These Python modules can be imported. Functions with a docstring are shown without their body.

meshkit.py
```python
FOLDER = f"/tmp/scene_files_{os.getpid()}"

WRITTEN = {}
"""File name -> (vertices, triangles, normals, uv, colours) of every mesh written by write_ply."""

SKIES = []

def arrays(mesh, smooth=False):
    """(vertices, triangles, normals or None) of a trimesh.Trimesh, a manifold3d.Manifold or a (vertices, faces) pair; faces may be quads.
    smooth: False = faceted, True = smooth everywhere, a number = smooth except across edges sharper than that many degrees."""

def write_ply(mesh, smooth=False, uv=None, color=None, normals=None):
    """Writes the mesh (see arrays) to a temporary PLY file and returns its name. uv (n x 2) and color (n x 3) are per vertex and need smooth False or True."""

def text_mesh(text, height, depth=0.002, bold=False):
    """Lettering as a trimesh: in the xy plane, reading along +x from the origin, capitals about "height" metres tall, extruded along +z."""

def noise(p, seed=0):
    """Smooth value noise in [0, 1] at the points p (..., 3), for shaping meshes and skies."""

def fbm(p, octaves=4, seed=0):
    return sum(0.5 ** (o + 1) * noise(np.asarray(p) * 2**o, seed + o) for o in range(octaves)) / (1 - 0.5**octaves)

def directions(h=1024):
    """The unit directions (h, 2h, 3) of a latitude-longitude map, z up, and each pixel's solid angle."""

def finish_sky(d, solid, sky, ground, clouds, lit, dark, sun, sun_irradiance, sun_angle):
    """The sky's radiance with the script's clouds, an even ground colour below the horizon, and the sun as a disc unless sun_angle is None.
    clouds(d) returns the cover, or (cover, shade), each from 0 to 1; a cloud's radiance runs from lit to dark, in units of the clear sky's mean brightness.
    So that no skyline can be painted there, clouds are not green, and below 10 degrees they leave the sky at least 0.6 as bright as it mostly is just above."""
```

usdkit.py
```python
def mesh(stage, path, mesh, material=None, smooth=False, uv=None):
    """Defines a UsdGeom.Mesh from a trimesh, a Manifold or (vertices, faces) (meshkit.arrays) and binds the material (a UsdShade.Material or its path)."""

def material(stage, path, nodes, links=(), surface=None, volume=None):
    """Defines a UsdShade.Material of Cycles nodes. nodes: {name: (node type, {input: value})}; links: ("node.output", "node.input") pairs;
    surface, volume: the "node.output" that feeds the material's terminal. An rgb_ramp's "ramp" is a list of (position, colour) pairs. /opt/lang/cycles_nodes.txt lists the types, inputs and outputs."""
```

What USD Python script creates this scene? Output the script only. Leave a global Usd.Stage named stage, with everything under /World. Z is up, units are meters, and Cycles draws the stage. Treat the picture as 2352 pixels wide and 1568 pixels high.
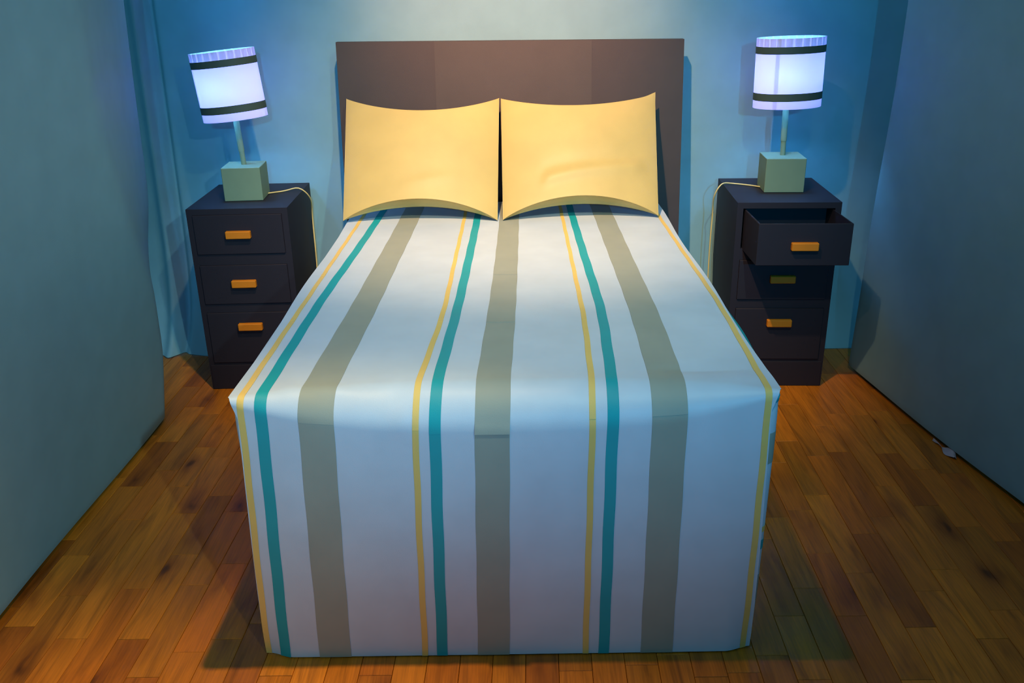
import math
import numpy as np
import trimesh
import manifold3d as m3
import usdkit
import meshkit
from pxr import Usd, UsdGeom, UsdLux, UsdShade, Gf, Sdf

stage = Usd.Stage.CreateInMemory()
UsdGeom.SetStageUpAxis(stage, "Z")
UsdGeom.SetStageMetersPerUnit(stage, 1.0)
UsdGeom.Xform.Define(stage, "/World")
UsdGeom.Scope.Define(stage, "/World/Looks")

# ------------------------------------------------------------------ camera
EYE = np.array([0.0334, -1.8398, 1.6144])
PITCH, YAW, ROLL = 0.3827, -0.00606, -0.01852
F_PX = 2052.8
_fwd = np.array([math.sin(YAW) * math.cos(PITCH), math.cos(YAW) * math.cos(PITCH), -math.sin(PITCH)])
_r0 = np.array([math.cos(YAW), -math.sin(YAW), 0.0])
_u0 = np.cross(_r0, _fwd)
RIGHT = _r0 * math.cos(ROLL) + _u0 * math.sin(ROLL)
UP = -_r0 * math.sin(ROLL) + _u0 * math.cos(ROLL)
cam = UsdGeom.Camera.Define(stage, "/World/Camera")
cam.CreateHorizontalApertureAttr(36.0)
cam.CreateVerticalApertureAttr(24.0)
cam.CreateFocalLengthAttr(36.0 * F_PX / 2352.0)
cam.CreateClippingRangeAttr(Gf.Vec2f(0.05, 100.0))
cam.CreateExposureAttr(0.0)
_m = Gf.Matrix4d(*[float(v) for row in (list(RIGHT) + [0], list(UP) + [0], list(-_fwd) + [0], list(EYE) + [1]) for v in row])
cam.AddTransformOp().Set(_m)

# ------------------------------------------------------------------ lights
dome = UsdLux.DomeLight.Define(stage, "/World/ambient")
dome.CreateIntensityAttr(0.10)
dome.CreateColorAttr(Gf.Vec3f(0.10, 0.55, 1.0))


def spot(name, pos, aim, color, power, angle, soft, radius=0.03):
    l = UsdLux.SphereLight.Define(stage, "/World/" + name)
    l.CreateRadiusAttr(radius)
    l.CreateNormalizeAttr(True)
    l.CreateIntensityAttr(power)
    l.CreateColorAttr(Gf.Vec3f(*color))
    s = UsdLux.ShapingAPI.Apply(l.GetPrim())
    s.CreateShapingConeAngleAttr(angle)
    s.CreateShapingConeSoftnessAttr(soft)
    pos, aim = np.array(pos, float), np.array(aim, float)
    z = -(aim - pos) / np.linalg.norm(aim - pos)
    x = np.cross([0.0, 1.0, 0.0] if abs(z[1]) < 0.9 else [1.0, 0, 0], z)
    x /= np.linalg.norm(x)
    y = np.cross(z, x)
    l.AddTransformOp().Set(Gf.Matrix4d(*[float(v) for r in (list(x) + [0], list(y) + [0], list(z) + [0], list(pos) + [1]) for v in r]))
    return l


# ceiling spots of the stage set: three on one fitting above the bed's foot (pillows, wall over the headboard, floor at the
# front left), a cool and a small warm one in front of the bed, one for the left wall and a far blue gallery lamp
FIT = (-0.13, 0.11, 3.03)
spot("spot_pillows", FIT, (0.02, 1.75, 0.95), (1.0, 0.70, 0.443), 122.0, 30.0, 1.0)
spot("spot_wall", FIT, (0.03, 2.1, 1.65), (1.0, 0.28, 0.10), 110.0, 18.0, 1.0)
spot("spot_floor", FIT, (-0.82, -1.86, 0.0), (1.0, 0.74, 0.34), 150.0, 39.6, 1.0)
spot("spot_wide", FIT, (0.2, 0.0, 0.0), (1.0, 0.45, 0.25), 7.0, 60.0, 1.0)
spot("spot_cool", (0.6, -1.0, 3.0), (0.1, 1.2, 0.74), (0.68, 1.0, 0.88), 47.0, 28.0, 1.0)
spot("spot_warm", (-0.6, -1.0, 3.0), (-0.1, 1.2, 0.74), (1.0, 0.40, 0.25), 13.0, 28.0, 1.0)
spot("spot_left_wall", (1.4, -3.0, 2.6), (-1.5, 0.65, 0.70), (0.60, 1.0, 1.15), 62.0, 18.0, 1.0)
spot("gallery_lamp", (0.65, -6.2, 2.75), (0.0, 2.0, 1.3), (0.0, 0.48, 1.0), 285.0, 14.0, 1.0)

# ------------------------------------------------------------------ helpers
used = {}


def numbered(parent, name):
    key = parent + "/" + name
    n = used.get(key, 0)
    used[key] = n + 1
    return key if n == 0 else "%s_%03d" % (key, n)


def keys(prim, **kw):
    for k, v in kw.items():
        if v:
            prim.SetCustomDataByKey(k, v)
    return prim


def thing(name, label=None, category=None, loc=(0, 0, 0), rot=0.0, group=None, kind=None):
    x = UsdGeom.Xform.Define(stage, numbered("/World", name))
    x.AddTranslateOp().Set(Gf.Vec3d(*map(float, loc)))
    if rot:
        x.AddRotateZOp().Set(float(rot))
    return keys(x.GetPrim(), label=label, category=category, group=group, kind=kind)


def obj(name, mesh, mat, parent=None, smooth=False, **kw):
    base = "/World" if parent is None else str(parent.GetPath())
    g = usdkit.mesh(stage, numbered(base, name), mesh, mat, smooth)
    return keys(g.GetPrim(), **kw)


def sheet(P, thick=0.0015, flip=False):
    """A closed thin sheet from a grid of points (n, m, 3): paper with a real thickness."""
    P = np.asarray(P, float)
    n, m = P.shape[:2]
    du = np.gradient(P, axis=0)
    dv = np.gradient(P, axis=1)
    N = np.cross(du, dv)
    N /= np.linalg.norm(N, axis=2, keepdims=True) + 1e-12
    if flip:
        N = -N
    A = P.reshape(-1, 3)
    B = (P - N * thick).reshape(-1, 3)
    idx = np.arange(n * m).reshape(n, m)
    q = np.stack([idx[:-1, :-1], idx[1:, :-1], idx[1:, 1:], idx[:-1, 1:]], -1).reshape(-1, 4)
    if flip:
        q = q[:, ::-1]
    top = np.vstack([q[:, [0, 1, 2]], q[:, [0, 2, 3]]])
    bot = top[:, ::-1] + n * m
    ring = np.concatenate([idx[:-1, 0], idx[-1, :-1], idx[:0:-1, -1], idx[0, :0:-1]])
    nxt = np.roll(ring, -1)
    side = np.vstack([np.stack([nxt, ring, ring + n * m], -1), np.stack([nxt, ring + n * m, nxt + n * m], -1)])
    if flip:
        side = side[:, ::-1]
    return trimesh.Trimesh(np.vstack([A, B]), np.vstack([top, bot, side]), process=False)


def rbox(x0, x1, y0, y1, z0, z1, r=0.002):
    """A box with chamfered edges."""
    x0, x1, y0, y1, z0, z1 = min(x0, x1), max(x0, x1), min(y0, y1), max(y0, y1), min(z0, z1), max(z0, z1)
    pts = []
    for a, sx in ((x0, 1), (x1, -1)):
        for b, sy in ((y0, 1), (y1, -1)):
            for c, sz in ((z0, 1), (z1, -1)):
                pts += [(a + sx * r, b + sy * r, c), (a + sx * r, b, c + sz * r), (a, b + sy * r, c + sz * r)]
    return trimesh.convex.convex_hull(np.array(pts))


def hull(points):
    return m3.Manifold.hull_points(np.asarray(points, float))


def man(tm):
    return m3.Manifold(m3.Mesh(np.asarray(tm.vertices, np.float32), np.asarray(tm.faces, np.uint32)))


def tube(points, r, sides=12, close=True):
    p = np.asarray(points, float)
    t = np.gradient(p, axis=0)
    t /= np.linalg.norm(t, axis=1, keepdims=True)
    a = np.zeros_like(p)
    ref = np.array([0, 0, 1.0]) if abs(t[0, 2]) < 0.9 else np.array([1.0, 0, 0])
    for i in range(len(p)):
        ref = ref - t[i] * (ref @ t[i])
        ref /= np.linalg.norm(ref)
        a[i] = ref
    b = np.cross(t, a)
    ang = np.arange(sides) * 2 * np.pi / sides
    r = np.broadcast_to(r, (len(p),))
    v = p[:, None] + r[:, None, None] * (np.cos(ang)[None, :, None] * a[:, None] + np.sin(ang)[None, :, None] * b[:, None])
    i, j = np.meshgrid(np.arange(len(p) - 1), np.arange(sides), indexing="ij")
    q = np.stack([i * sides + j, i * sides + (j + 1) % sides, (i + 1) * sides + (j + 1) % sides, (i + 1) * sides + j], -1).reshape(-1, 4)
    V = np.vstack([v.reshape(-1, 3), p[:1], p[-1:]])
    n = len(p) * sides
    j = np.arange(sides)
    caps = np.vstack([np.stack([np.full(sides, n), (j + 1) % sides, j], -1), np.stack([np.full(sides, n + 1), n - sides + j, n - sides + (j + 1) % sides], -1)])
    return trimesh.Trimesh(V, np.vstack([q[:, [0, 1, 2]], q[:, [0, 2, 3]], caps]), process=False)


def spline(pts, n=40):
    from scipy.interpolate import CubicSpline
    p = np.asarray(pts, float)
    d = np.concatenate([[0], np.cumsum(np.linalg.norm(np.diff(p, axis=0), axis=1))])
    return CubicSpline(d, p)(np.linspace(0, d[-1], n))


def sst(a, b, x):
    t = np.clip((np.asarray(x, float) - a) / (b - a), 0, 1)
    return t * t * (3 - 2 * t)


def paper(name, col, rough=0.6, spec=0.35, fine=0.10, mottled=0.04):
    """Coloured card: faint mottling and a fine tooth."""
    c = np.array(col, float)
    return usdkit.material(stage, "/World/Looks/" + name, {
        "tc": ("texture_coordinate", {}),
        "n": ("noise_texture", {"scale": 9.0, "detail": 3.0}),
        "r": ("rgb_ramp", {"ramp": [(0.3, tuple(c * (1 - mottled))), (0.7, tuple(np.minimum(c * (1 + mottled), 1)))]}),
        "f": ("noise_texture", {"scale": 420.0, "detail": 2.0}),
        "b": ("bump", {"strength": fine, "distance": 0.002}),
        "p": ("principled_bsdf", {"roughness": rough, "specular_ior_level": spec}),
    }, [("tc.object", "n.vector"), ("tc.object", "f.vector"), ("n.fac", "r.fac"), ("r.color", "p.base_color"), ("f.fac", "b.height"), ("b.normal", "p.normal")], surface="p.BSDF")


M = {
    "wall": paper("wall_paper", (0.225, 0.405, 0.430), 0.62, 0.30),
    "bed": paper("bed_paper", (0.56, 0.63, 0.68), 0.46, 0.40),
    "teal": paper("teal_paper", (0.010, 0.345, 0.365), 0.55, 0.35),
    "yellow": paper("yellow_paper", (0.80, 0.53, 0.14), 0.55, 0.35),
    "olive": paper("olive_paper", (0.33, 0.345, 0.275), 0.55, 0.35),
    "pillow": paper("pillow_paper", (0.565, 0.4, 0.13), 0.50, 0.40),
    "brown": paper("brown_paper", (0.055, 0.042, 0.0365), 0.60, 0.30),
    "brown_mid": paper("brown_paper_mid", (0.066, 0.052, 0.0425), 0.60, 0.30),
    "dark": paper("charcoal_paper", (0.0200, 0.0165, 0.0235), 0.60, 0.30),
    "orange": paper("orange_paper", (0.72, 0.215, 0.008), 0.55, 0.35),
    "sage": paper("sage_paper", (0.192, 0.283, 0.18), 0.60, 0.30),
    "cord": paper("cord_yellow", (0.82, 0.58, 0.20), 0.45, 0.40),
    "band": paper("band_green", (0.060, 0.082, 0.060), 0.60, 0.30),
    "scrap": paper("scrap_white", (0.50, 0.42, 0.40), 0.50, 0.40),
}
M["batten"] = paper("batten_black", (0.012, 0.010, 0.009), 0.8, 0.1)
M["shade"] = usdkit.material(stage, "/World/Looks/shade_paper", {
    "d": ("diffuse_bsdf", {"color": (0.90, 0.79, 0.85)}),
    "t": ("translucent_bsdf", {"color": (1.0, 0.64, 0.85)}),
    "m": ("mix_closure", {"fac": 0.54}),
}, [("d.BSDF", "m.closure1"), ("t.BSDF", "m.closure2")], surface="m.closure")
M["tab"] = usdkit.material(stage, "/World/Looks/tab_paper", {
    "d": ("diffuse_bsdf", {"color": (0.84, 0.86, 0.84)}),
    "t": ("translucent_bsdf", {"color": (0.85, 1.0, 0.88)}),
    "m": ("mix_closure", {"fac": 0.62}),
}, [("d.BSDF", "m.closure1"), ("t.BSDF", "m.closure2")], surface="m.closure")
M["bulb"] = usdkit.material(stage, "/World/Looks/bulb_glow", {"e": ("emission", {"color": (0.10, 0.42, 1.0), "strength": 200.0})}, surface="e.emission")


def wood(name, tone, seed):
    t = np.array(tone, float)
    return usdkit.material(stage, "/World/Looks/" + name, {
        "g": ("geometry", {}),
        "mp": ("mapping", {"location": (seed * 3.7, seed * 1.9, 0), "scale": (16.0, 1.6, 1.0)}),
        "n": ("noise_texture", {"scale": 1.1, "detail": 6.0, "roughness": 0.6, "distortion": 1.6}),
        "r": ("rgb_ramp", {"ramp": [(0.25, tuple(t * 0.50)), (0.48, tuple(t * 0.92)), (0.62, tuple(t * 1.06)), (0.8, tuple(t * 1.25))]}),
        "mf": ("mapping", {"location": (seed * 5.1, 0, 0), "scale": (220.0, 7.0, 1.0)}),
        "nf": ("noise_texture", {"scale": 1.0, "detail": 2.0}),
        "rf": ("rgb_ramp", {"ramp": [(0.3, (0.80, 0.80, 0.80)), (0.6, (1.0, 1.0, 1.0))]}),
        "mk": ("mapping", {"location": (seed * 1.3, seed * 2.3, 0), "scale": (7.0, 3.0, 1.0)}),
        "wn": ("noise_texture", {"scale": 2.5, "detail": 2.0}),
        "wm": ("mix", {"mix_type": "linear_light", "fac": 0.22}),
        "v": ("voronoi_texture", {"scale": 1.0, "randomness": 1.0}),
        "rk": ("rgb_ramp", {"ramp": [(0.0, (0.10, 0.07, 0.06)), (0.06, (0.20, 0.15, 0.13)), (0.12, (0.55, 0.48, 0.45)), (0.26, (0.84, 0.80, 0.78)), (0.45, (1, 1, 1))]}),
        "m1": ("mix", {"mix_type": "multiply", "fac": 1.0}),
        "m2": ("mix", {"mix_type": "multiply", "fac": 0.9}),
        "b": ("bump", {"strength": 0.08, "distance": 0.002}),
        "p": ("principled_bsdf", {"roughness": 0.48, "specular_ior_level": 0.35}),
    }, [("g.position", "mp.vector"), ("mp.vector", "n.vector"), ("n.fac", "r.fac"), ("g.position", "mf.vector"), ("mf.vector", "nf.vector"), ("nf.fac", "rf.fac"),
        ("g.position", "mk.vector"), ("mk.vector", "wn.vector"), ("mk.vector", "wm.color1"), ("wn.color", "wm.color2"), ("wm.color", "v.vector"), ("v.distance", "rk.fac"),
        ("r.color", "m1.color1"), ("rf.color", "m1.color2"), ("m1.color", "m2.color1"), ("rk.color", "m2.color2"), ("m2.color", "p.base_color"), ("nf.fac", "b.height"), ("b.normal", "p.normal")], surface="p.BSDF")


BASE = np.array((0.66, 0.188, 0.010))
WOODS = [wood("oak_%d" % i, BASE * k * np.array(h), i) for i, (k, h) in enumerate([
    (0.92, (1, 1, 1)), (1.0, (1, 1.02, 1)), (1.10, (1, 1.05, 1.05)), (0.97, (1.03, 0.96, 0.9)), (0.76, (1.0, 0.92, 0.95)), (1.04, (1, 1, 0.95)), (0.90, (0.96, 1.02, 1.1)), (1.20, (1, 1.05, 1.0))])]
M["subfloor"] = usdkit.material(stage, "/World/Looks/subfloor", {"p": ("principled_bsdf", {"base_color": (0.03, 0.018, 0.01), "roughness": 0.9})}, surface="p.BSDF")

# ------------------------------------------------------------------ floor of oak strips
floor = thing("floor", "worn orange-brown oak strip floor around the bed", kind="structure")
obj("subfloor", trimesh.creation.box(bounds=[(-2.4, -1.6, -0.06), (2.5, 2.7, -0.0125)]), M["subfloor"], floor)
STEP, X0, ANG = 0.0842, -1.2198, 0.0252
KNOWN = {-2: [0.141, 0.467], -1: [0.272, 0.662, 0.981], 0: [0.089, 0.867, 1.151], 1: [0.694, 0.30, 1.07], 2: [0.083, 0.464, 0.802], 3: [0.312, 0.70, -0.06], 4: [0.413, 0.80, 0.03], 5: [0.078, 0.56, 0.95],
         7: [-0.061], 10: [-0.064], 21: [-0.073], 22: [-0.013, 0.36], 23: [-0.10, 0.139, 0.50], 24: [0.257, 0.615], 25: [0.135, 0.422, 0.968, 0.66], 26: [-0.106, 0.323, 0.75], 27: [0.086, 0.52, 1.013],
         28: [0.237, 0.613, 1.04, 1.247], 29: [0.038, 0.333, 0.80, 1.346], 30: [0.674, 0.15], 31: [0.55, 0.12], 32: [0.469, 0.05]}
rng = np.random.default_rng(11)


def plank_mesh(k, y0, y1, dz):
    g, c = 0.0005, 0.0011
    a, b, p, q = X0 + k * STEP + g, X0 + (k + 1) * STEP - g, y0 + g, y1 - g
    zt, zb = dz, -0.0125
    v = np.array([(a, p, zb), (b, p, zb), (b, q, zb), (a, q, zb), (a, p, zt - c), (b, p, zt - c), (b, q, zt - c), (a, q, zt - c),
                  (a + c, p + c, zt), (b - c, p + c, zt), (b - c, q - c, zt), (a + c, q - c, zt)])
    v[:, 0] += np.tan(ANG) * v[:, 1]
    f = [(0, 3, 2, 1)] + [(i, (i + 1) % 4, 4 + (i + 1) % 4, 4 + i) for i in range(4)] + [(4 + i, 4 + (i + 1) % 4, 8 + (i + 1) % 4, 8 + i) for i in range(4)] + [(8, 9, 10, 11)]
    f = np.array(f)
    return trimesh.Trimesh(v, np.vstack([f[:, [0, 1, 2]], f[:, [0, 2, 3]]]), process=False)


def in_view(k, y0, y1):
    for y in np.linspace(y0, y1, 4):
        for fx in (0.1, 0.5, 0.9):
            x = X0 + (k + fx) * STEP + math.tan(ANG) * y
            d = np.array([x, y, 0]) - EYE
            z = d @ _fwd
            u, v = 1176 + F_PX * (d @ RIGHT) / z, 784 - F_PX * (d @ UP) / z
            inside = -15 < u < 2367 and v < 1583
            under_bed = abs(x) < 0.57 and y > 0.06
            behind = x < -1.47 or x > 1.78 - 0.155 * y + 0.04 or y > 2.06
            under_stand = (-1.27 < x < -0.9 or 0.93 < x < 1.3) and y > 1.72
            if inside and not under_bed and not behind and not under_stand:
                return True
    return False


rest = []
for k in range(-12, 43):
    cuts = sorted(KNOWN.get(k, []))
    if not cuts:
        cuts = [rng.uniform(-0.1, 0.35)]
    while cuts[0] > -1.45:
        cuts.insert(0, cuts[0] - rng.uniform(0.30, 0.46))
    while cuts[-1] < 2.55:
        cuts.append(cuts[-1] + rng.uniform(0.30, 0.46))
    last = -1
    for y0, y1 in zip(cuts[:-1], cuts[1:]):
        t = int(rng.integers(0, len(WOODS)))
        if t == last:
            t = (t + 3) % len(WOODS)
        last = t
        pm = plank_mesh(k, y0, y1, float(rng.uniform(-0.0004, 0.0003)))
        if in_view(k, y0, y1):
            obj("plank", pm, WOODS[t], floor)
        else:
            rest.append(pm)
obj("plank_field", trimesh.util.concatenate(rest), WOODS[1], floor, kind="stuff", label="oak strips under the bed and beyond the walls")

# ------------------------------------------------------------------ paper walls
WALL_H = 2.75


def wall_y(z):
    """The back paper sweeps forward towards its foot."""
    return 2.005 + 0.180 * (1 - np.exp(-np.asarray(z, float) / 0.15))


def plan_curve(pts, n):
    p = np.asarray(pts, float)
    d = np.concatenate([[0], np.cumsum(np.linalg.norm(np.diff(p, axis=0), axis=1))])
    t = np.linspace(0, d[-1], n)
    return np.stack([np.interp(t, d, p[:, 0]), np.interp(t, d, p[:, 1])], -1)


zs = np.concatenate([np.linspace(0.004, 0.3, 14), np.linspace(0.34, WALL_H, 40)])
pl = np.array([(x, 0.050 * float(sst(-1.25, -1.56, x)) + 0.022 * math.exp(-((x + 1.540) / 0.014) ** 2) - 0.045 * math.exp(-((x + 1.600) / 0.030) ** 2)) for x in np.concatenate([np.linspace(1.95, -1.30, 90), np.linspace(-1.32, -1.90, 90)])])
G = np.zeros((len(pl), len(zs), 3))
for i, (x, dy) in enumerate(pl):
    w = 0.005 * np.sin(x * 4.1 + 0.6)
    G[i, :, 0] = x + 0.03 * zs / 1.5 * float(sst(-1.1, -1.6, x))
    G[i, :, 1] = wall_y(zs) + dy + w * 0.6
    G[i, :, 2] = zs
G[:, 0, 2] += 0.006 * (1 + np.sin(pl[:, 0] * 23.0)) * (pl[:, 0] < -1.2) * 0.5
obj("wall_back", sheet(G, 0.004, flip=True), M["wall"], smooth=True, kind="structure", label="light blue paper back wall behind the bed and lamps")

ys = np.concatenate([np.linspace(-1.25, 0.9, 50), np.linspace(0.94, 1.78, 60)])
zl = np.concatenate([np.linspace(0.022, 0.2, 8), np.linspace(0.24, WALL_H, 40)])
Y, Z = np.meshgrid(ys, zl, indexing="ij")
from scipy.interpolate import PchipInterpolator
base = PchipInterpolator([0, 0.47, 0.815, 1.213, 1.578, 2.75], [-1.386, -1.322, -1.278, -1.248, -1.222, -1.150])(Z)
# the far end bends away to the left, sharply at the floor and gently higher up, and turns under at its very edge
start = PchipInterpolator([0, 0.25, 0.5, 0.9, 1.58, 2.75], [1.345, 1.34, 1.27, 1.04, 0.87, 0.80])(Z)
slope = PchipInterpolator([0, 0.35, 0.6, 0.9, 1.58, 2.75], [-1.1, -0.85, -0.42, -0.27, -0.24, -0.23])(Z)
over = np.clip(Y - start, 0, None)
X = base - 0.022 * (1 - sst(0.3, 1.30, Y)) + slope * np.where(over < 0.10, over ** 2 / 0.20, over - 0.05)
X -= 14.0 * np.clip(Y - 1.70, 0, None) ** 2
X += 0.010 * (meshkit.noise(np.stack([Y * 2.0, Z * 1.3, Y * 0], -1), 3) - 0.5) * sst(0.0, 0.4, Z)
X = np.maximum(X, -1.556 + 0.02 * Z / 1.5)
obj("wall_left", sheet(np.stack([X, Y, Z], -1), 0.004, flip=True), M["wall"], smooth=True, kind="structure", label="blue-grey paper side wall on the left, curling at its far edge")

ys = np.linspace(-1.25, 1.775, 90)
Y, Z = np.meshgrid(ys, zl, indexing="ij")
X = 1.50 + 0.155 * (1.77 - Y) - 0.02 * np.exp(-((Y - 1.1) / 0.5) ** 2) + 0.037 * Z / 1.5
X += 0.022 * (meshkit.noise(np.stack([Y * 3.1 + Z * 1.2, Z * 0.9, Y * 0], -1), 8) - 0.5) * sst(0.05, 0.6, Z)
obj("wall_right", sheet(np.stack([X, Y, Z], -1), 0.004), M["wall"], smooth=True, kind="structure", label="dark blue paper side wall on the right with soft creases")

# dark battens that carry the side papers; they close the slit under the paper
def batten(name, pts, label):
    p = np.array(pts, float)
    n = len(p)
    G = np.zeros((n, 4, 3))
    for i in range(n):
        G[i, :, :2] = p[i]
        G[i, :, 2] = (-0.005, 0.1, 0.2, 0.3)
    obj(name, sheet(G, 0.02), M["batten"], kind="structure", label=label)


batten("trim_1", [(-1.452, -1.25), (-1.447, 0.3), (-1.436, 1.30), (-1.46, 1.42), (-1.53, 1.60), (-1.58, 1.70)], "dark batten under the left side paper")
batten("trim_2", [(1.85 + 0.155, -1.25), (1.525 + 0.155 * 1.47, 0.3), (1.523 + 0.155 * 0.67, 1.10), (1.530, 1.77)][::-1], "dark batten under the right side paper")

# ------------------------------------------------------------------ bed
HB, LB = 0.742, 1.93
bed = thing("bed", "large double bed wrapped in pale grey-blue striped paper", "bed")


def fold_r(xh):
    return 0.012 + 0.085 * (1 - np.abs(xh) ** 3)


S_END = LB + HB - 0.008


def foot_curl(xh, low):
    return 0.020 * sst(0.88, 1.0, np.abs(xh)) * low ** 5


def cover(x, s, lift=0.0):
    """A point of the paper bedspread: x across (metres), s along it from the headboard over the foot to the floor."""
    x, s = np.broadcast_arrays(np.asarray(x, float), np.asarray(s, float))
    xh = np.clip(x / 0.63, -1, 1)
    R = fold_r(xh)
    a = LB - R                                   # flat length
    arc = R * np.pi / 2
    th = np.clip((s - a) / R, 0, np.pi / 2)
    y = np.where(s < a, LB - s, np.where(s < a + arc, R - R * np.sin(th), 0.0))
    drop = np.where(s < a, 0.0, np.where(s < a + arc, R - R * np.cos(th), R + (s - a - arc)))
    z = HB - drop
    end = HB - 0.004
    z = np.maximum(z, HB - end)
    ny, nz = -np.sin(th), np.cos(th)
    # the foot corners of the hanging sheet curl back towards the floor
    low = np.clip(1 - z / HB, 0, 1)
    y = y + foot_curl(xh, low)
    # dents and creases of the paper
    d = 0.0
    for cx, cs, rx, rs, h in ((-0.26, 1.90, 0.05, 0.05, -0.0045), (-0.235, 1.955, 0.025, 0.04, 0.003), (0.47, 1.80, 0.12, 0.02, -0.004), (0.52, 1.86, 0.10, 0.03, 0.003), (-0.50, 1.87, 0.03, 0.03, 0.0035), (-0.40, 1.88, 0.04, 0.02, 0.003),
                              (0.20, 1.90, 0.03, 0.05, -0.003), (-0.3, 0.9, 0.25, 0.25, 0.004), (0.3, 1.2, 0.3, 0.3, -0.004), (0.0, 2.3, 0.5, 0.2, 0.006)):
        d = d + h * np.exp(-((x - cx) / rx) ** 2 - ((s - cs) / rs) ** 2)
    e = d + lift
    return np.stack([x, y + ny * e, z + nz * e], -1)


def half_width(s, side):
    """Half width of the top sheet; below the fold it narrows to the hanging flap."""
    drop = s - (LB - 0.01)
    top, a, b = (0.628, 0.612, 0.632) if side < 0 else (0.632, 0.615, 0.624)
    wob = 0.004 * np.sin(s * 7.0) * (drop < 0)
    return np.where(drop < 0, top + wob, top + (a - top) * np.clip(drop / 0.05, 0, 1) + (b - a) * np.clip((drop - 0.05) / 0.65, 0, 1))


ss = np.concatenate([np.linspace(0, 1.80, 50), np.linspace(1.81, 2.02, 56), np.linspace(2.04, S_END, 40)])
uu = np.linspace(-1, 1, 131)
uu = np.sign(uu) * (1 - (1 - np.abs(uu)) ** 1.25)
GX = np.zeros((len(ss), len(uu)))
for i, s in enumerate(ss):
    GX[i] = np.where(uu < 0, uu * half_width(s, -1), uu * half_width(s, 1))
spread = obj("bedspread", sheet(cover(GX, ss[:, None]), 0.002), M["bed"], bed, smooth=50, label="pale grey-blue wrapping paper sheet over top and foot")


def flap(side):
    # along: first the tuck behind the foot sheet (negative), then the side of the bed
    yy = np.concatenate([[-0.06, -0.03, -0.012, -0.004], np.linspace(0.0, 0.06, 16), np.linspace(0.10, LB, 46)])
    dd = np.concatenate([np.linspace(0, 0.06, 10), np.linspace(0.08, HB - 0.004, 30)])
    return yy, dd


def flap_point(side, u, d, lift=0.0):
    u, d = np.broadcast_arrays(np.asarray(u, float), np.asarray(d, float))
    t = d / HB
    if side < 0:
        x = 0.627 + 0.003 * sst(0, 0.05, d) - 0.020 * t
        front = 0.018
    else:
        x = 0.6285 + 0.011 * sst(0, 0.02, d) + (0.009 * np.exp(-((u - 0.40) / 0.13) ** 2) + 0.005 * np.exp(-((u - 0.75) / 0.40) ** 2)) * sst(0, 0.018, d) * np.exp(-d / 0.06) - 0.006 * t
        front = 0.020
    inn = np.clip(-u, 0, None)
    x = x + lift - inn - front * sst(0.0, 0.05, d) * np.exp(-np.clip(u, 0, None) / 0.010)
    y = np.clip(u, 0, None) + 0.0045 + (0.012 + 0.034 * sst(0, 0.05, inn)) * np.exp(-((d / 0.045) ** 2)) - lift * (u < 0.002) + foot_curl(1.0, t) * 1.05 * np.exp(-np.clip(u, 0, None) / 0.12) * (1 - 0.6 * np.clip(inn / 0.06, 0, 1))
    return np.stack([side * x, y, HB - 0.0015 - d + 0 * y], -1)


for side in (-1, 1):
    yy, dd = flap(side)
    obj("side_flap", sheet(flap_point(side, yy[:, None], dd[None, :]), 0.0015, flip=side > 0), M["bed"], spread, smooth=40)
obj("end_flap", sheet(np.stack(np.meshgrid(np.linspace(-0.62, 0.62, 8), np.linspace(0.004, HB - 0.003, 6), indexing="ij"), -1)[..., [0, 0, 1]] * [1, 0, 1] + [0, LB, 0], 0.0015, flip=True), M["bed"], spread)

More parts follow.
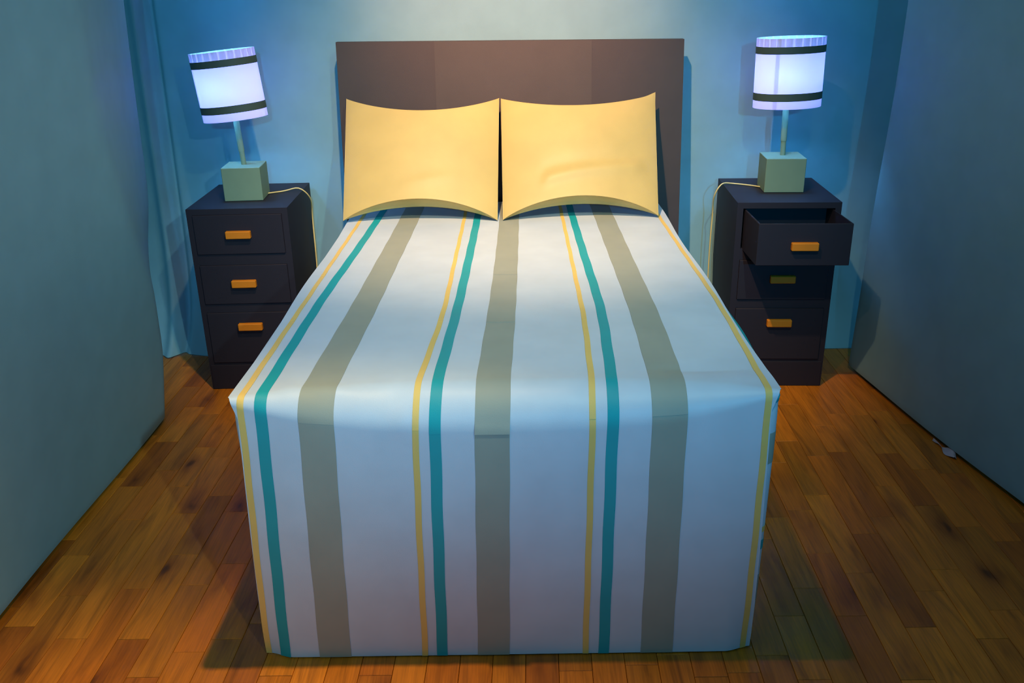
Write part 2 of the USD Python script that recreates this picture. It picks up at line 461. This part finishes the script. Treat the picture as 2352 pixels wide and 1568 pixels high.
# pasted paper stripes: centre x at four stations along the sheet, width there, seams along it
ST = np.array([0.78, 1.30, 1.98, 2.64])
KIND = {"yellow": (0.0130, 0.0150), "teal": (0.0270, 0.0270), "olive": (0.0770, 0.0815)}
STRIPES = [
    ("yellow", (-0.587, -0.594, -0.6025, -0.6245), (1.01, 1.42, 1.985)), ("teal", (-0.5290, -0.549, -0.558, -0.578), (1.975, 2.628)), ("olive", (-0.3970, -0.410, -0.433, -0.4485), (1.965, 2.620)),
    ("yellow", (-0.171, -0.1745, -0.205, -0.2165), (1.02, 1.45, 1.975)), ("teal", (-0.1245, -0.136, -0.1595, -0.172), (1.985,)), ("olive", (0.0035, -0.007, -0.027, -0.0395), (1.03, 1.46, 1.985)),
    ("yellow", (0.222, 0.2225, 0.2045, 0.1965), (1.00, 1.45, 1.955)), ("teal", (0.2675, 0.275, 0.2515, 0.2435), ()), ("olive", (0.390, 0.3945, 0.382, 0.3795), (1.955, 2.625)),
    ("yellow", (0.6095, 0.618, 0.605, 0.605), (2.06,)),
]
NAMES = {"yellow": "narrow yellow paper stripe", "teal": "teal paper stripe", "olive": "wide grey-green paper stripe"}
from scipy.interpolate import PchipInterpolator
for kind, xs, seams in STRIPES:
    px = PchipInterpolator(np.concatenate([[0.0], ST, [2.70]]), np.concatenate([[xs[0] + (xs[0] - xs[1]) * 1.0], xs, [xs[-1] + (xs[-1] - xs[-2]) * 0.08]]))
    w0, w1 = KIND[kind]
    ends = [0.02] + list(seams) + [S_END - 0.0005]
    for i, (a, b) in enumerate(zip(ends[:-1], ends[1:])):
        a2 = a - (0.010 if i else 0)              # tucked under the piece before it
        n = max(6, int((b - a2) / 0.010))
        s = np.linspace(a2, b, n)
        c = px(s)
        # hand-cut edges wander a little
        jit = 0.0006 * np.sin(s * 31 + c * 40)
        w = w0 + (w1 - w0) * sst(0.8, 1.9, s)
        across = np.linspace(-0.5, 0.5, 5 if kind == "olive" else 3)
        x = c[:, None] + jit[:, None] + w * across[None, :] if np.ndim(w) == 0 else c[:, None] + jit[:, None] + w[:, None] * across[None, :]
        lift = 0.0013 + 0.0007 * sst(b - 0.03, b, s) * (i < len(ends) - 2)
        if kind == "olive" and abs(b - 1.985) < 1e-6:
            lift = lift + 0.0045 * sst(b - 0.035, b, s)
        lift = lift - 0.0005 * (1 - sst(a2, a2 + 0.010, s)) * (i > 0)
        obj("stripe", sheet(cover(x, s[:, None], lift[:, None]), 0.0007), M[kind], spread, smooth=50, label=NAMES[kind])
for side, bands in ((-1, (("olive", 0.205), ("teal", 0.335), ("yellow", 0.375), ("olive", 0.605))), (1, (("teal", 0.0200), ("olive", 0.150), ("yellow", 0.375), ("teal", 0.420), ("olive", 0.553)))):
    for kind, d0 in bands:
        w = KIND[kind][1]
        d = np.linspace(d0 - w / 2, d0 + w / 2, 5)
        yy = flap(side)[0][1:-1]
        obj("stripe", sheet(flap_point(side, yy[:, None], d[None, :], 0.0010), 0.0006, flip=side > 0), M[kind], spread, smooth=40, label=NAMES[kind])

# headboard leaning back a little, three joined sheets of brown card on its face
def hb_y(z):
    return 1.945 + (z - 0.55) * (2.045 - 1.945) / (1.385 - 0.55)


hx0, hx1, hz0, hz1, ht = -0.696, 0.744, 0.0, 1.388, 0.040
core = hull([(x, hb_y(z) + dy + 0.004, z + (0.006 if x < 0 else -0.006) * (z > 1)) for x in (hx0, hx1) for z in (hz0, hz1) for dy in (0, ht)])
head = obj("headboard", core, M["brown"], bed, label="tall dark brown card headboard")
cuts = [hx0, -0.289, 0.362, hx1]
for i in range(3):
    a, b = cuts[i], cuts[i + 1]
    t = (0.0, 0.0012, 0.0)[i]
    zt = lambda x: hz1 + 0.006 - 0.012 * (x - hx0) / (hx1 - hx0)
    pts = [(x, hb_y(z) - t + dy, z) for x in (a, b) for (z, dy) in ((hz0 + 0.002, 0), (zt(x), 0), (hz0 + 0.002, 0.0045), (zt(x), 0.0045))]
    obj("panel", hull(pts), M["brown_mid" if i == 1 else "brown"], head)

# ------------------------------------------------------------------ pillows: curved paper pillow boxes
def pillow(name, label, BL, BR, TL, TR, D, db, dt, extra=None, tip=0.0, gap=0.0):
    BL, BR, TL, TR = (np.array(v, float) for v in (BL, BR, TL, TR))
    base = (BL + BR) / 2
    t = thing(name, label, "pillow", tuple(base), group=None)
    ex = (BR - BL) / np.linalg.norm(BR - BL)
    eb = ((TL + TR) - (BL + BR)) / 2
    eb = eb / np.linalg.norm(eb)
    nn = np.cross(ex, eb)
    nn /= np.linalg.norm(nn)

    def surf(a, b, side, inset=0.0, flat=0.0):
        """a in -1..1 across, b in 0..1 up; side +1 front, -1 back."""
        a, b = np.broadcast_arrays(np.asarray(a, float), np.asarray(b, float))
        f = (1 - a ** 2)
        lo = db * f ** 0.9
        H = np.linalg.norm((TL + TR - BL - BR) / 2)
        bb = (lo + (H - dt * f ** 0.9 - lo) * b) / H
        left = BL + (TL - BL) * bb[..., None]
        right = BR + (TR - BR) * bb[..., None]
        P = left + (right - left) * ((a + 1) / 2)[..., None]
        h = (1.0 if side > 0 else -0.35) * D * f ** 0.85 * (1 + 0.10 * np.sin(np.pi * b))
        if extra is not None and side > 0:
            h = h + extra(a, b)
        if tip:
            h = h + tip * np.exp(-((1 - a) / 0.10) ** 2 - ((1 - bb) / 0.06) ** 2)
        return P + nn * h[..., None] - base

    aa = np.linspace(-1, 1, 61)
    aa = np.sign(aa) * (1 - (1 - np.abs(aa)) ** 1.3)
    bb = np.linspace(0, 1, 41)
    A, B = np.meshgrid(aa, bb, indexing="ij")
    obj("front_panel", sheet(surf(A, B, 1), 0.0012), M["pillow"], t, smooth=True)
    obj("back_panel", sheet(surf(A, B, -1), 0.0012, flip=True), M["pillow"], t, smooth=True)
    # the two tuck-in flaps at each end: concave, from the front and the back crease inwards
    for end, sgn in ((0.0, 1), (1.0, -1)):
        for sidx, (side, reach) in enumerate(((1, 1.55), (-1, 1.25))):
            v = np.linspace(0, 1, 9)
            F, Bk = surf(aa, np.full_like(aa, end), 1), surf(aa, np.full_like(aa, end), -1)
            src, dst = (F, Bk) if side > 0 else (Bk, F)
            r = reach / 2
            g = np.zeros((len(aa), len(v), 3))
            for j, q in enumerate(v):
                w = q * r
                sag = (0.30 * w * (1 - w) * 4) * 0.035 + (0.003 if sidx else 0.0) * q + gap * sidx * q
                g[:, j] = src + (dst - src) * w + eb * (sgn * sag) * (1 - aa ** 2)[:, None]
            obj("tuck_flap", sheet(g, 0.001, flip=(side * sgn) > 0), M["pillow"], t, smooth=True)
    return t


def dent_right(a, b):
    # a long soft crease across the lower half of the right pillow
    u, v = a * 0.30, b * 0.45
    line = 0.118 + 0.16 * (u + 0.13)
    along = sst(-0.16, -0.12, u) * (1 - sst(0.20, 0.27, u))
    return along * (0.008 * np.exp(-((v - line + 0.018) / 0.028) ** 2) - 0.004 * np.exp(-((v - line - 0.030) / 0.035) ** 2))


def dent_left(a, b):
    u, v = a * 0.30, b * 0.45
    return 0.003 * np.exp(-((v - 0.09 - 0.25 * (u - 0.02)) / 0.03) ** 2 - ((u - 0.03) / 0.10) ** 2)


pillow("pillow", "yellow paper pillow on the left half of the bed, smooth faced, leaning on the headboard", (-0.643, 1.600, 0.752), (-0.035, 1.592, 0.745), (-0.6535, 1.950, 1.178), (-0.024, 1.950, 1.170), 0.052, 0.070, 0.088, dent_left)
pillow("pillow", "yellow paper pillow on the right half of the bed, creased face, curled top corner", (-0.014, 1.592, 0.747), (0.597, 1.600, 0.751), (-0.017, 1.950, 1.168), (0.617, 1.950, 1.176), 0.054, 0.070, 0.076, dent_right, tip=0.012, gap=0.004)

# ------------------------------------------------------------------ nightstands
NW, NH = 0.4055, 0.790


def nightstand(label, loc, rot, d_bot, d_top, pulled):
    t = thing("nightstand", label, "nightstand", loc, rot)
    h = NW / 2
    body = hull([(x, 0, z) for x in (-h, h) for z in (0, NH)] + [(x, d_top, z) for x in (-h, h) for z in (0.44, NH)] + [(x, d_bot, 0) for x in (-h, h)])
    rooms = [(0.604, 0.766), (0.390, 0.556), (0.126, 0.350)]
    hw = 0.178
    for i, (z0, z1) in enumerate(rooms):
        deep = 0.26 if (i == 0 and pulled) else 0.016
        body -= m3.Manifold.cube([2 * hw + 0.0012, deep + 0.05, z1 - z0 + 0.0012]).translate([-hw - 0.0006, -0.05, z0 - 0.0006])
    obj("body", body, M["dark"], t)
    # a base course and a thin top sheet
    obj("plinth", rbox(-h + 0.006, h - 0.006, -0.003, 0.004, 0.002, 0.112, 0.001), M["dark"], t)
    for i, (z0, z1) in enumerate(rooms):
        hx, hz = ((0.0, 0.687), (-0.003, 0.480), (0.0, 0.291))[i]
        y = -0.008
        if i == 0 and pulled:
            y = -0.215
            x0, x1 = -hw + 0.004, hw - 0.004
            outer = man(rbox(x0, x1, y, y + 0.30, z0 - 0.006, z1 - 0.006, 0.0015))
            inner = m3.Manifold.cube([x1 - x0 - 0.012, 0.30 - 0.012, 0.3]).translate([x0 + 0.006, y + 0.006, z0])
            # it hangs a little askew in its opening
            box = (outer - inner).transform([[1, -0.045, 0, 0.045 * 0.085], [0, 1, 0, 0], [0, 0, 1, 0]])
            dr = obj("drawer", box, M["dark"], t, label="top drawer pulled open")
            hx, hz = 0.014, 0.675
        else:
            dr = obj("drawer", rbox(-hw, hw, y, 0.014, z0, z1, 0.0015), M["dark"], t)
        obj("handle", rbox(hx - 0.050, hx + 0.050, y - 0.022, y, hz - 0.0155, hz + 0.0155, 0.003), M["orange"], dr, label="orange card handle")
    return t


NLX, NLY, NLR = -1.083, 1.680, 1.2
NRX, NRY, NRR = 1.115, 1.622, -3.0
nightstand("charcoal paper nightstand to the left of the bed, all three drawers closed", (NLX, NLY, 0), NLR, 0.300, 0.478, False)
nightstand("charcoal paper nightstand to the right of the bed with its top drawer pulled open", (NRX, NRY, 0), NRR, 0.360, 0.470, True)

# ------------------------------------------------------------------ table lamps
def lamp(label, loc, rot, size, stem_top, shade_c, rx, ry, hh, tilt, seam_at, cord):
    """loc: centre of the base block's foot."""
    t = thing("table_lamp", label, "lamp", loc)
    L = np.array(loc, float)
    w, d, h = size
    c, s = math.cos(math.radians(rot)), math.sin(math.radians(rot))
    b = rbox(-w / 2, w / 2, -d / 2, d / 2, 0.0005, h, 0.002)
    b.apply_transform(trimesh.transformations.rotation_matrix(math.radians(rot), [0, 0, 1]))
    obj("base", b, M["sage"], t, label="square sage green block")
    p0, p1 = np.array([0.0, 0.004, h - 0.01]), np.array(stem_top, float) - L
    obj("stem", tube([p0, p0 + (p1 - p0) * 0.34], 0.0105, 20), M["sage"], t, smooth=40)
    obj("stem", tube([p0 + (p1 - p0) * 0.33, p0 + (p1 - p0) * 1.28], 0.0122, 20), M["sage"], t, smooth=40)
    C = np.array(shade_c, float) - L               # centre of the shade
    T = trimesh.transformations.rotation_matrix(math.radians(tilt), [0, 1, 0])[:3, :3]
    ang = np.linspace(0, 2 * np.pi, 97)

    def ring(a, z, grow=0.0):
        a, z = np.broadcast_arrays(np.asarray(a, float), np.asarray(z, float))
        e = 1 + 0.010 * np.sin(3 * a + 1.0)
        p = np.stack([(rx + grow) * e * np.cos(a), (ry + grow) * e * np.sin(a), z], -1)
        return p @ T.T + C

    zz = np.linspace(-hh / 2, hh / 2, 25)
    g = ring(ang[:, None], zz[None, :])
    sh = obj("shade", sheet(g, 0.0006), M["shade"], t, smooth=60, label="white oval paper shade")
    for z0, z1 in ((hh / 2 - 0.058, hh / 2 - 0.031), (-hh / 2 + 0.031, -hh / 2 + 0.060)):
        obj("band", sheet(ring(ang[:, None], np.linspace(z0, z1, 4)[None, :], 0.0012), 0.0006), M["band"], sh, smooth=60, label="dark green paper band")
    a = np.linspace(seam_at - 0.060, seam_at + 0.060, 6)
    obj("seam", sheet(ring(a[:, None], zz[None, :], -0.0012), 0.0005), M["tab"], sh, smooth=60)
    nt = 26
    for i in range(nt):
        a0 = 2 * np.pi * i / nt
        a = np.linspace(a0 + 0.03, a0 + 2 * np.pi / nt - 0.03, 5)
        obj("rim_tab", sheet(ring(a[:, None], np.linspace(hh / 2 - 0.034, hh / 2 - 0.001, 3)[None, :], -0.0014), 0.0005), M["tab"], sh)
    bulb = trimesh.creation.icosphere(3, 0.030)
    bulb.apply_scale([1, 1, 1.25])
    B0 = np.array([-0.022, -0.022, -0.006])
    bulb.apply_translation(C + T @ B0)
    obj("bulb", bulb, M["bulb"], t, smooth=True, label="cool white bulb inside the shade")
    sock = tube([C + T @ np.array([-0.004, -0.004, -0.080]), C + T @ (B0 + [0, 0, -0.034])], 0.0070, 20)
    obj("socket", sock, M["sage"], t, smooth=40)
    obj("power_cord", tube(spline(np.array(cord, float) - L, 70), 0.0030, 8), M["cord"], t, smooth=True, label="thin yellow power cord")
    return t


lamp("table lamp with a tilted striped white shade on the left nightstand", (-1.092, 1.888, NH), 3.5, (0.157, 0.150, 0.1375), (-1.101, 1.888, 1.115), (-1.114, 1.890, 1.247), 0.131, 0.098, 0.266, -5.2, math.pi + 0.42,
     [(-1.020, 1.925, NH + 0.006), (-0.985, 1.960, NH + 0.004), (-0.940, 1.982, NH + 0.008), (-0.900, 1.988, NH + 0.013), (-0.872, 1.997, NH - 0.008), (-0.867, 2.060, 0.690), (-0.869, 2.058, 0.540), (-0.869, 2.045, 0.390), (-0.868, 1.985, 0.20), (-0.868, 1.975, 0.010)])
lamp("table lamp with an upright striped white shade on the right nightstand", (1.145, 1.874, NH), -4.0, (0.160, 0.155, 0.1395), (1.142, 1.885, 1.125), (1.1415, 1.887, 1.258), 0.136, 0.098, 0.268, -1.2, math.pi + 1.02,
     [(1.066, 1.890, NH + 0.006), (1.030, 1.935, NH + 0.004), (0.985, 1.955, NH + 0.006), (0.945, 1.955, NH + 0.010), (0.910, 1.930, NH + 0.008), (0.893, 1.925, NH - 0.015), (0.891, 1.965, 0.690), (0.892, 1.975, 0.600), (0.893, 1.975, 0.30), (0.893, 1.970, 0.010)])

# ------------------------------------------------------------------ a scrap of white paper at the foot of the right wall
g = np.zeros((14, 6, 3))
for i, u in enumerate(np.linspace(0, 1, 14)):
    for j, v in enumerate(np.linspace(-1, 1, 6)):
        wdt = 0.0025 + 0.014 * np.exp(-((u - 0.72) / 0.22) ** 2)
        g[i, j] = (0.016 * u + v * wdt, -0.145 * u, 0.004 + 0.005 * math.sin(u * 9 + v * 2) + 0.006 * (v + 1) * np.exp(-((u - 0.75) / 0.2) ** 2) + 0.003)
sc = sheet(g, 0.0006)
sc.apply_translation([1.577, 1.112, 0.0])
obj("paper_scrap", sc, M["scrap"], smooth=40, label="crumpled scrap of white paper on the floor under the right wall", category="paper scrap")
